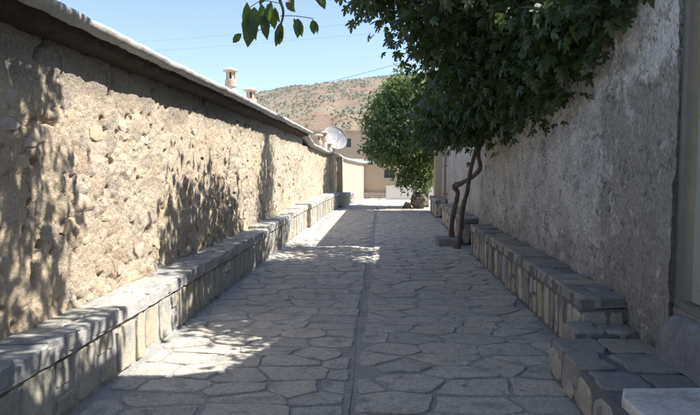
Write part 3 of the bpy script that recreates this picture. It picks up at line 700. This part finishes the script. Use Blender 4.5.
# satellite dish
dish = empty('satellite_dish', (-2.42, 29.6, 1.8)); tag(dish, 'large grey satellite dish on the roof behind the left wall', 'satellite dish')
V = []; F = []; nr_, nc = 8, 36; Rd = .62
for i in range(nr_+1):
    for k in range(nc):
        r_ = Rd*i/nr_; an = 2*math.pi*k/nc; V.append((r_*math.cos(an), r_*math.sin(an), .42*r_*r_))
for i in range(nr_):
    for k in range(nc): F.append((i*nc+k, (i+1)*nc+k, (i+1)*nc+(k+1) % nc, i*nc+(k+1) % nc))
me = mesh('reflector', V, F, M['dish'], True); dob = obj('reflector', me); dob.parent = dish; dob.location = (0, 0, 1.12)
dob.rotation_euler = Vector((.45, -.75, .40)).to_track_quat('Z', 'Y').to_euler()
md = dob.modifiers.new('solid', 'SOLIDIFY'); md.thickness = .02
ring = MB(); pts = [(Rd*math.cos(2*math.pi*k/nc), Rd*math.sin(2*math.pi*k/nc), .42*Rd*Rd) for k in range(nc+1)]; ring.tube(pts, .018, 6)
o = obj('rim', mesh('rim', ring.v, ring.f, M['dish'])); o.parent = dob
for k in range(3):
    an = 2*math.pi*k/3+.4; o = MB().tube([(Rd*.95*math.cos(an), Rd*.95*math.sin(an), .15), (.03*math.cos(an), .03*math.sin(an), .62)], .009, 6)
    o = obj('feed_arm', mesh('feed_arm', o.v, o.f, M['rust'])); o.parent = dob
o = MB().lathe([(.03, .56), (.045, .6), (.045, .68), (.02, .7)], 12); o = obj('receiver', mesh('receiver', o.v, o.f, M['whitepipe'])); o.parent = dob
o = MB().tube([(0, 0, 0), (0, 0, .6), (-.04, .03, 1.08)], .035, 10); o = obj('mast', mesh('mast', o.v, o.f, M['rust'])); o.parent = dish
o = MB().box(-.2, .2, -.2, .2, 0, .06); o = obj('foot_plate', mesh('foot_plate', o.v, o.f, M['rust'])); o.parent = dish

# ------------------------------------------------------------------ foliage
def leaf_shape(kind):
    if kind == 'fig':      # palmate leaf of five blunt lobes
        out = [(0,0),(.16,-.04),(.34,.06),(.36,.18),(.17,.24),(.36,.40),(.37,.56),(.27,.58),(.13,.44),(.14,.70),(.05,.92),(-.05,.92),(-.14,.70),(-.13,.44),(-.27,.58),(-.37,.56),(-.36,.40),(-.17,.24),(-.36,.18),(-.34,.06),(-.16,-.04)]
        c = (0, .3); v = [(c[0], c[1], .03)] + [(x, y, -.10*(x*x)/.13-.14*max(0, y-.3)**2*2) for x, y in out]
        n = len(out); return np.array(v), [(0, 1+i, 1+(i+1) % n) for i in range(n)]
    if kind == 'lance':    # pointed leaflet folded on its midrib
        v = [(0,0,0),(.13,.2,.03),(.19,.45,.035),(.13,.75,.0),(0,1,-.12),(-.13,.75,.0),(-.19,.45,.035),(-.13,.2,.03),(0,.45,0)]
        return np.array(v, float), [(0,1,8),(1,2,8),(2,3,8),(3,4,8),(4,5,8),(5,6,8),(6,7,8),(7,0,8)]
    if kind == 'oval':
        v = [(0,0,0),(.2,.25,.04),(.2,.7,.02),(0,1,-.1),(-.2,.7,.02),(-.2,.25,.04)]
        return np.array(v, float), [(0,1,2,3),(0,3,4,5)]
def leaf_frames(n, tipdir, rg, updir=(0, 0, 1), spread=.5):
    """random frames: y axis along the leaf, z axis its upper side"""
    y = np.asarray(tipdir, float) + spread*rg.standard_normal((n, 3)); y /= np.linalg.norm(y, axis=1)[:, None]
    z = np.asarray(updir, float) + .45*rg.standard_normal((n, 3)); z -= (z*y).sum(1)[:, None]*y; z /= np.linalg.norm(z, axis=1)[:, None]
    return np.cross(y, z), y, z
def leaf_cloud(kind, pos, tip, size, rg, updir=(0, 0, 1), spread=.5):
    sv_, sf = leaf_shape(kind); n = len(pos); x, y, z = leaf_frames(n, tip, rg, updir, spread)
    s = size*rg.uniform(.55, 1.25, n)
    V = (sv_[None, :, 0, None]*x[:, None] + sv_[None, :, 1, None]*y[:, None] + sv_[None, :, 2, None]*z[:, None])*s[:, None, None] + pos[:, None]
    k = len(sv_); F = [tuple(i*k+q for q in f) for i in range(n) for f in sf]
    return V.reshape(-1, 3), F, (x, y, z, s)
def clumps(n, inside, box, rg):
    out = []
    while len(out) < n:
        p = rg.uniform(box[0], box[1]);
        if inside(p): out.append(p)
    return np.array(out)

# --- fig tree
rg = np.random.default_rng(17)
fig = empty('fig_tree', (1.4, 11.0, 0)); tag(fig, 'large dark fig tree leaning over the right wall, with two bent trunks by the bench', 'tree')
b = MB(); path = smooth_path([(1.38, 11.2, -.03), (1.41, 11.18, .12), (1.44, 11.12, .4), (1.45, 11.0, .75), (1.51, 10.85, 1.1), (1.55, 10.7, 1.5), (1.63, 10.45, 2.0), (1.6, 10.1, 2.8), (1.5, 9.4, 3.7)], 5)
b.tube(path, np.interp(np.linspace(0, 1, len(path)), [0, .06, .14, .6, 1], [.10, .058, .045, .038, .028]), 11, .14, seed=1); b.build('trunk', M['bark'], fig, True)
b = MB(); path = smooth_path([(1.33, 11.85, -.03), (1.35, 11.84, .12), (1.35, 11.82, .45), (1.42, 11.8, .8), (1.45, 11.75, 1.02), (1.38, 11.7, 1.14), (1.50, 11.5, 1.22), (1.66, 11.3, 1.33), (1.77, 11.1, 1.5), (1.72, 11.0, 1.72), (1.74, 10.9, 2.0), (1.70, 10.6, 2.6), (1.9, 9.9, 3.3), (2.2, 9.2, 4.2)], 5)
b.tube(path, np.interp(np.linspace(0, 1, len(path)), [0, .05, .12, .35, .4, .46, .7, 1], [.11, .065, .048, .042, .062, .042, .036, .026]), 11, .15, seed=2); b.build('trunk', M['bark'], fig, True)
EL = ((1.9, 7.6, 3.75), (1.75, 2.25, 1.75)); EL2 = ((1.9, 11.6, 5.0), (1.15, .9, 1.6))
def in_fig(p):
    d = min(np.linalg.norm((p-np.array(e[0]))/np.array(e[1])) for e in (EL, EL2))
    if d > 1: return False
    n = fbm(np.array([p[0]*1.3+p[2]]), np.array([p[1]*1.1-p[2]*.7]), 5, 3)[0]
    if d > .60+.70*n: return False
    if p[0] > 1.62 and p[2] < topprof(p[1])+.05: return False
    if d < .45 and rg.random() < .6: return False
    return True
cl = clumps(480, in_fig, (np.array((.1, 5.1, 2.0)), np.array((3.7, 12.6, 6.6))), rg)
extra = []   # foliage hanging low around the trunks and on the wall top
for k in range(60): extra.append((rg.uniform(.75, 1.65), rg.uniform(8.6, 11.2), rg.uniform(2.05, 2.6)))
for k in range(120):     # hanging down the face of the wall
    y = 9.3-4.7*rg.random()**1.25; lo = np.interp(y, [4.6, 5.3, 6.2, 9.3], [2.75, 2.55, 2.28, 2.2]); hi = np.interp(y, [4.6, 5.4, 6], [2.95, 2.8, 3.3]); extra.append((rg.uniform(1.45, 1.78), y, rg.uniform(lo, hi)))
for k in range(9): extra.append((rg.uniform(-.1, .05), rg.uniform(6.6, 7.2), rg.uniform(3.42, 3.6)))
cl = np.concatenate([cl, np.array(extra)])
per = 42
pos = np.repeat(cl, per, 0) + rg.standard_normal((len(cl)*per, 3))*np.array([.18, .21, .17])
ok = ~((pos[:, 0] > 1.80) & (pos[:, 2] < topprof(pos[:, 1])-.0)); pos = pos[ok]
ok = ~((pos[:, 0] > 1.6) & (pos[:, 1] > 11.4)); pos = pos[ok]
# the 300 nearest leaves on the alley side are single leaves
score = pos[:, 1] + (pos[:, 0])*2.2 + (pos[:, 2]-2)*.8
order = np.argsort(score); near_i = order[:290]; rest_i = order[290:]
V, F, _ = leaf_cloud('fig', pos[rest_i], (-.25, -.25, -.75), .135, rg, (-.3, -.2, .8), .55)
o = obj('crown', mesh('crown', V, F, M['figleaf'])); o.parent = fig; o.location = -fig.location; tag(o, kind='stuff')
sv_, sf = leaf_shape('fig'); lm = [mesh('leaf', sv_*np.array([1, 1, k_]), sf, M['figleaf']) for k_ in (.5, 1, 1.6)]
def frame_obj(name, me, p, x, y, z, s, parent):
    o = bpy.data.objects.new(name, me); C.objects.link(o); o.parent = parent
    m4 = Matrix(((x[0], y[0], z[0], 0), (x[1], y[1], z[1], 0), (x[2], y[2], z[2], 0), (0, 0, 0, 1)))
    o.location = Vector(p)-parent.location; o.rotation_euler = m4.to_euler(); o.scale = (s, s, s); return o
x, y, z = leaf_frames(len(near_i), (-.3, -.2, -.8), rg, (-.3, -.3, .8), .5)
for i, k in enumerate(near_i): frame_obj('leaf', lm[i % 3], pos[k], x[i], y[i], z[i], .14*rg.uniform(.75, 1.2), fig)
b = MB()     # limbs carrying the clumps
forks = [np.array(p) for p in ((1.4, 9.6, 3.9), (2.2, 9.3, 4.2), (1.55, 10.2, 3.0), (1.9, 10.0, 3.3), (1.7, 8.4, 4.0), (1.5, 7.3, 3.9))]
b.tube(smooth_path([forks[0], (1.6, 8.8, 4.1), forks[4], (1.6, 7.8, 3.95), forks[5], (1.5, 6.4, 3.7)], 4), .035, 7, .1)
for i in range(0, len(cl), 3):
    c_ = cl[i]; d = [np.linalg.norm(c_-q) for q in forks]; q = forks[int(np.argmin(d))]; mid = (q+c_)/2+rg.standard_normal(3)*.08+(0, 0, .06)
    b.tube(smooth_path([q, mid, c_], 3), np.linspace(.018, .005, 7), 5)
b.build('limbs', M['bark'], fig)
blk = slabpiece(1.02, 1.5, 11.45, 12.1, -.01, .15, 'rcap', None, 'kerb_block', .02, .015)
tag(blk, 'low dark stone block on the paving at the foot of the fig trunks', 'stone block')

# --- far tree
ft = empty('leafy_tree', (1.75, 23.0, 0)); tag(ft, 'bushy sunlit green tree at the far end of the alley above the boulder', 'tree')
b = MB(); path = smooth_path([(1.65, 23.2, -.05), (1.6, 23.1, .8), (1.35, 22.9, 1.7), (1.1, 22.7, 2.8), (.95, 22.6, 4.0)], 5)
b.tube(path, np.linspace(.13, .04, len(path)), 9, .08)
b.build('trunk', M['bark'], ft, True)
E1 = (np.array((.95, 22.7, 3.2)), np.array((1.45, 1.5, 1.85))); E2 = (np.array((.1, 22.4, 2.35)), np.array((.85, .9, .75))); E3 = (np.array((1.35, 22.9, 1.4)), np.array((.75, .9, 1.0))); E4 = (np.array((1.9, 22.8, 3.0)), np.array((.8, 1.1, 1.1)))
def in_far(p):
    n = fbm(np.array([p[0]*1.8+p[2]]), np.array([p[1]*1.5-p[2]*1.3]), 25, 3)[0]
    d = min(np.linalg.norm((p-e[0])/e[1]) for e in (E1, E2, E3, E4))
    return d < .66+.66*n and (d > .4 or rg.random() < .35)
cl = clumps(620, in_far, (np.array([-1.0, 20.8, .35]), np.array([2.9, 24.5, 5.4])), rg)
pos = np.repeat(cl, 36, 0) + rg.standard_normal((len(cl)*36, 3))*.15
V, F, _ = leaf_cloud('lance', pos, (0, -.1, -.35), .185, rg, (0, 0, 1), .7)
o = obj('crown', mesh('crown', V, F, M['farleaf'])); o.parent = ft; o.location = -ft.location; tag(o, kind='stuff')
b = MB()
for i in range(0, len(cl), 6):
    c_ = cl[i]; q = np.array(path[min(len(path)-1, 6+int(max(0, c_[2]-1.2)*3.5))]); b.tube([q, (q+c_)/2+(0, 0, .1), c_], [.03, .015, .006], 5)
b.build('limbs', M['bark'], ft)
# boulder at its foot
def boulder(name, c, s, seed, m):
    import bmesh
    bm = bmesh.new(); bmesh.ops.create_icosphere(bm, subdivisions=3, radius=1); rr_ = np.random.default_rng(seed)
    pl_ = rr_.standard_normal((11, 3)); pl_ /= np.linalg.norm(pl_, axis=1)[:, None]; hh = rr_.uniform(.6, .9, 11)
    for v in bm.verts:
        p = np.array(v.co)
        for n_, h_ in zip(pl_, hh):
            d = p@n_-h_
            if d > 0: p = p-n_*d*.9
        p = p*(1+.06*rr_.standard_normal()); v.co = p*np.array(s)
    me = bpy.data.meshes.new(name); bm.to_mesh(me); bm.free(); me.materials.append(M[m]); return obj(name, me, None, c)
tag(boulder('boulder', (1.30, 22.3, .22), (.36, .4, .38), 5, 'rock'), 'rough brown boulder at the foot of the far tree', 'boulder')
tag(boulder('boulder', (.88, 22.2, .10), (.17, .2, .16), 8, 'rock'), 'small loose stone left of the big boulder', 'boulder')

# --- walnut tree overhanging the foreground (trunk beside the camera, out of frame)
wt = empty('walnut_tree', (1.3, -2.2, 0)); tag(wt, 'walnut branch with drooping pointed leaves hanging into the top of the sky', 'tree')
b = MB(); path = smooth_path([(1.35, -2.3, -.05), (1.3, -2.2, 1.2), (1.2, -1.8, 2.4), (1.0, -.8, 3.6), (.8, .8, 4.2), (.6, 2.4, 4.6)], 5)
b.tube(path, np.linspace(.17, .06, len(path)), 10, .08); b.build('trunk', M['bark'], wt, True)
EW = (np.array((.55, 2.95, 4.6)), np.array((1.7, 1.35, .95)))
def vis_floor(p): return 1.5 + .29*max(p[1], 0)*1.02 + .18
def in_wal(p):
    d = np.linalg.norm((p-EW[0])/EW[1]); n = fbm(np.array([p[0]*1.7+p[2]]), np.array([p[1]*1.6-p[2]]), 35, 3)[0]
    return d < .62+.7*n and p[2] > vis_floor(p)+.1 and n > .36
cl = clumps(230, in_wal, (EW[0]-EW[1], EW[0]+EW[1]), rg)
pos = np.repeat(cl, 20, 0) + rg.standard_normal((len(cl)*20, 3))*.13
pos = pos[pos[:, 2] > 1.5+.29*np.maximum(pos[:, 1], 0)+.2]
V, F, _ = leaf_cloud('lance', pos, (-.1, 0, -.9), .15, rg, (-.6, -.2, .4), .5)
o = obj('crown', mesh('crown', V, F, M['walleaf'])); o.parent = wt; o.location = -wt.location; tag(o, kind='stuff')
b = MB()
for i in range(0, len(cl), 3):
    c_ = cl[i]; q = np.array(path[int(np.argmin([np.linalg.norm(c_-np.array(p_)) for p_ in path]))]); b.tube([q, (q+c_)/2+(0, 0, .1), c_], [.02, .012, .005], 5)
# the twig in view
tw = smooth_path([(.3, 3.0, 4.6), (-.3, 3.6, 3.6), (-.62, 3.95, 2.9), (-.69, 4.0, 2.66), (-.66, 4.0, 2.52), (-.70, 4.0, 2.38)], 4)
b.tube(tw, np.linspace(.022, .005, len(tw)), 6)
b.tube(smooth_path([(-.67, 4.0, 2.58), (-.80, 4.0, 2.60), (-.88, 4.0, 2.56)], 3), .003, 4)
b.tube(smooth_path([(-.68, 4.0, 2.50), (-.60, 4.0, 2.50), (-.52, 4.0, 2.49), (-.46, 4.0, 2.48)], 3), .0028, 4)
b.tube(smooth_path([(-.70, 4.0, 2.45), (-.82, 4.0, 2.41), (-.92, 4.0, 2.37)], 3), .0026, 4)
b.tube(smooth_path([(-.3, 3.6, 3.6), (-.45, 3.9, 3.0), (-.5, 4.0, 2.72), (-.44, 4.0, 2.66)], 4), np.linspace(.01, .003, 13), 5)
b.build('limbs', M['bark'], wt)
lw, lf = leaf_shape('lance'); lws = [mesh('leaf', lw*np.array([w_, 1, 1]), lf, M['walleaf']) for w_ in (1.0, 1.35)]
leaves = [(-.89,2.58,-.1,-1,.20),(-.86,2.57,.1,-1,.17),(-.81,2.59,.15,-1,.18),(-.87,2.52,-.15,-1,.19),(-.79,2.55,.05,-1,.20),(-.77,2.58,.35,-1,.17),(-.84,2.48,0,-1,.15),(-.85,2.49,-.2,-1,.21),(-.80,2.49,.3,-1,.14),
          (-.73,2.58,-.2,-1,.13),(-.72,2.56,.3,-1,.11),(-.93,2.38,-.6,-.4,.10),(-.68,2.47,-.25,-1,.17),(-.69,2.42,-.05,-1,.10),(-.60,2.50,.3,-.8,.10),(-.57,2.49,.05,-1,.135),(-.56,2.48,.2,-1,.12),(-.47,2.485,.05,-1,.10),(-.46,2.48,.3,-1,.09),
          (-.45,2.68,.4,-.8,.14),(-.50,2.71,-.7,-.6,.15),(-.41,2.68,.15,-1,.13),(-.55,2.75,-.4,-.8,.15),(-.66,2.66,.5,-.6,.12),(-.74,2.70,-.6,-.8,.15),(-.64,2.58,.5,-.5,.09)]
rr = random.Random(2)
for i, (x_, z_, dx, dz, s_) in enumerate(leaves):
    y = Vector((dx, rr.uniform(-.3, .3), dz)).normalized(); z = Vector((rr.uniform(-.9, .9), -1, .2)); z = (z-y*z.dot(y)).normalized(); x = y.cross(z)
    frame_obj('leaf', lws[i % 2], (x_, 4.0+rr.uniform(-.06, .06), z_), x, y, z, s_, wt)

# ------------------------------------------------------------------ overhead wires
def wire(p0, p1, sag, label, r=.012):
    p0 = np.array(p0, float); p1 = np.array(p1, float)
    pts = [p0*(1-t)+p1*t-np.array([0, 0, sag*4*t*(1-t)]) for t in np.linspace(0, 1, 40)]
    o = MB().tube(pts, r, 5).build('overhead_wire', M['wire']); tag(o, label, 'wire', 'overhead wires across the sky')
wire((-14, 42, 5.6), (9, 40, 10.8), .6, 'overhead wire rising to the right across the hill ridge', .012)
wire((-30, 46, 10.6), (30, 44, 15.2), .6, 'faint upper overhead wire high in the sky above the hill', .005)
wire((-30, 46, 9.9), (30, 44, 14.2), .6, 'faint overhead wire just below the highest one', .005)

# ------------------------------------------------------------------ dusty air
hz = bpy.data.materials.new('dusty_air'); hz.use_nodes = True; nt = hz.node_tree
nt.nodes.remove(nt.nodes['Principled BSDF']); pv = nt.nodes.new('ShaderNodeVolumePrincipled')
pv.inputs['Color'].default_value = (.86, .9, .96, 1); pv.inputs['Density'].default_value = .00024
nt.links.new(pv.outputs[0], nt.nodes['Material Output'].inputs['Volume'])
o = MB().box(-980, 980, -980, 980, -70, 145).build('haze', hz); tag(o, 'thin dusty air paling the hillside', 'haze', kind='stuff')
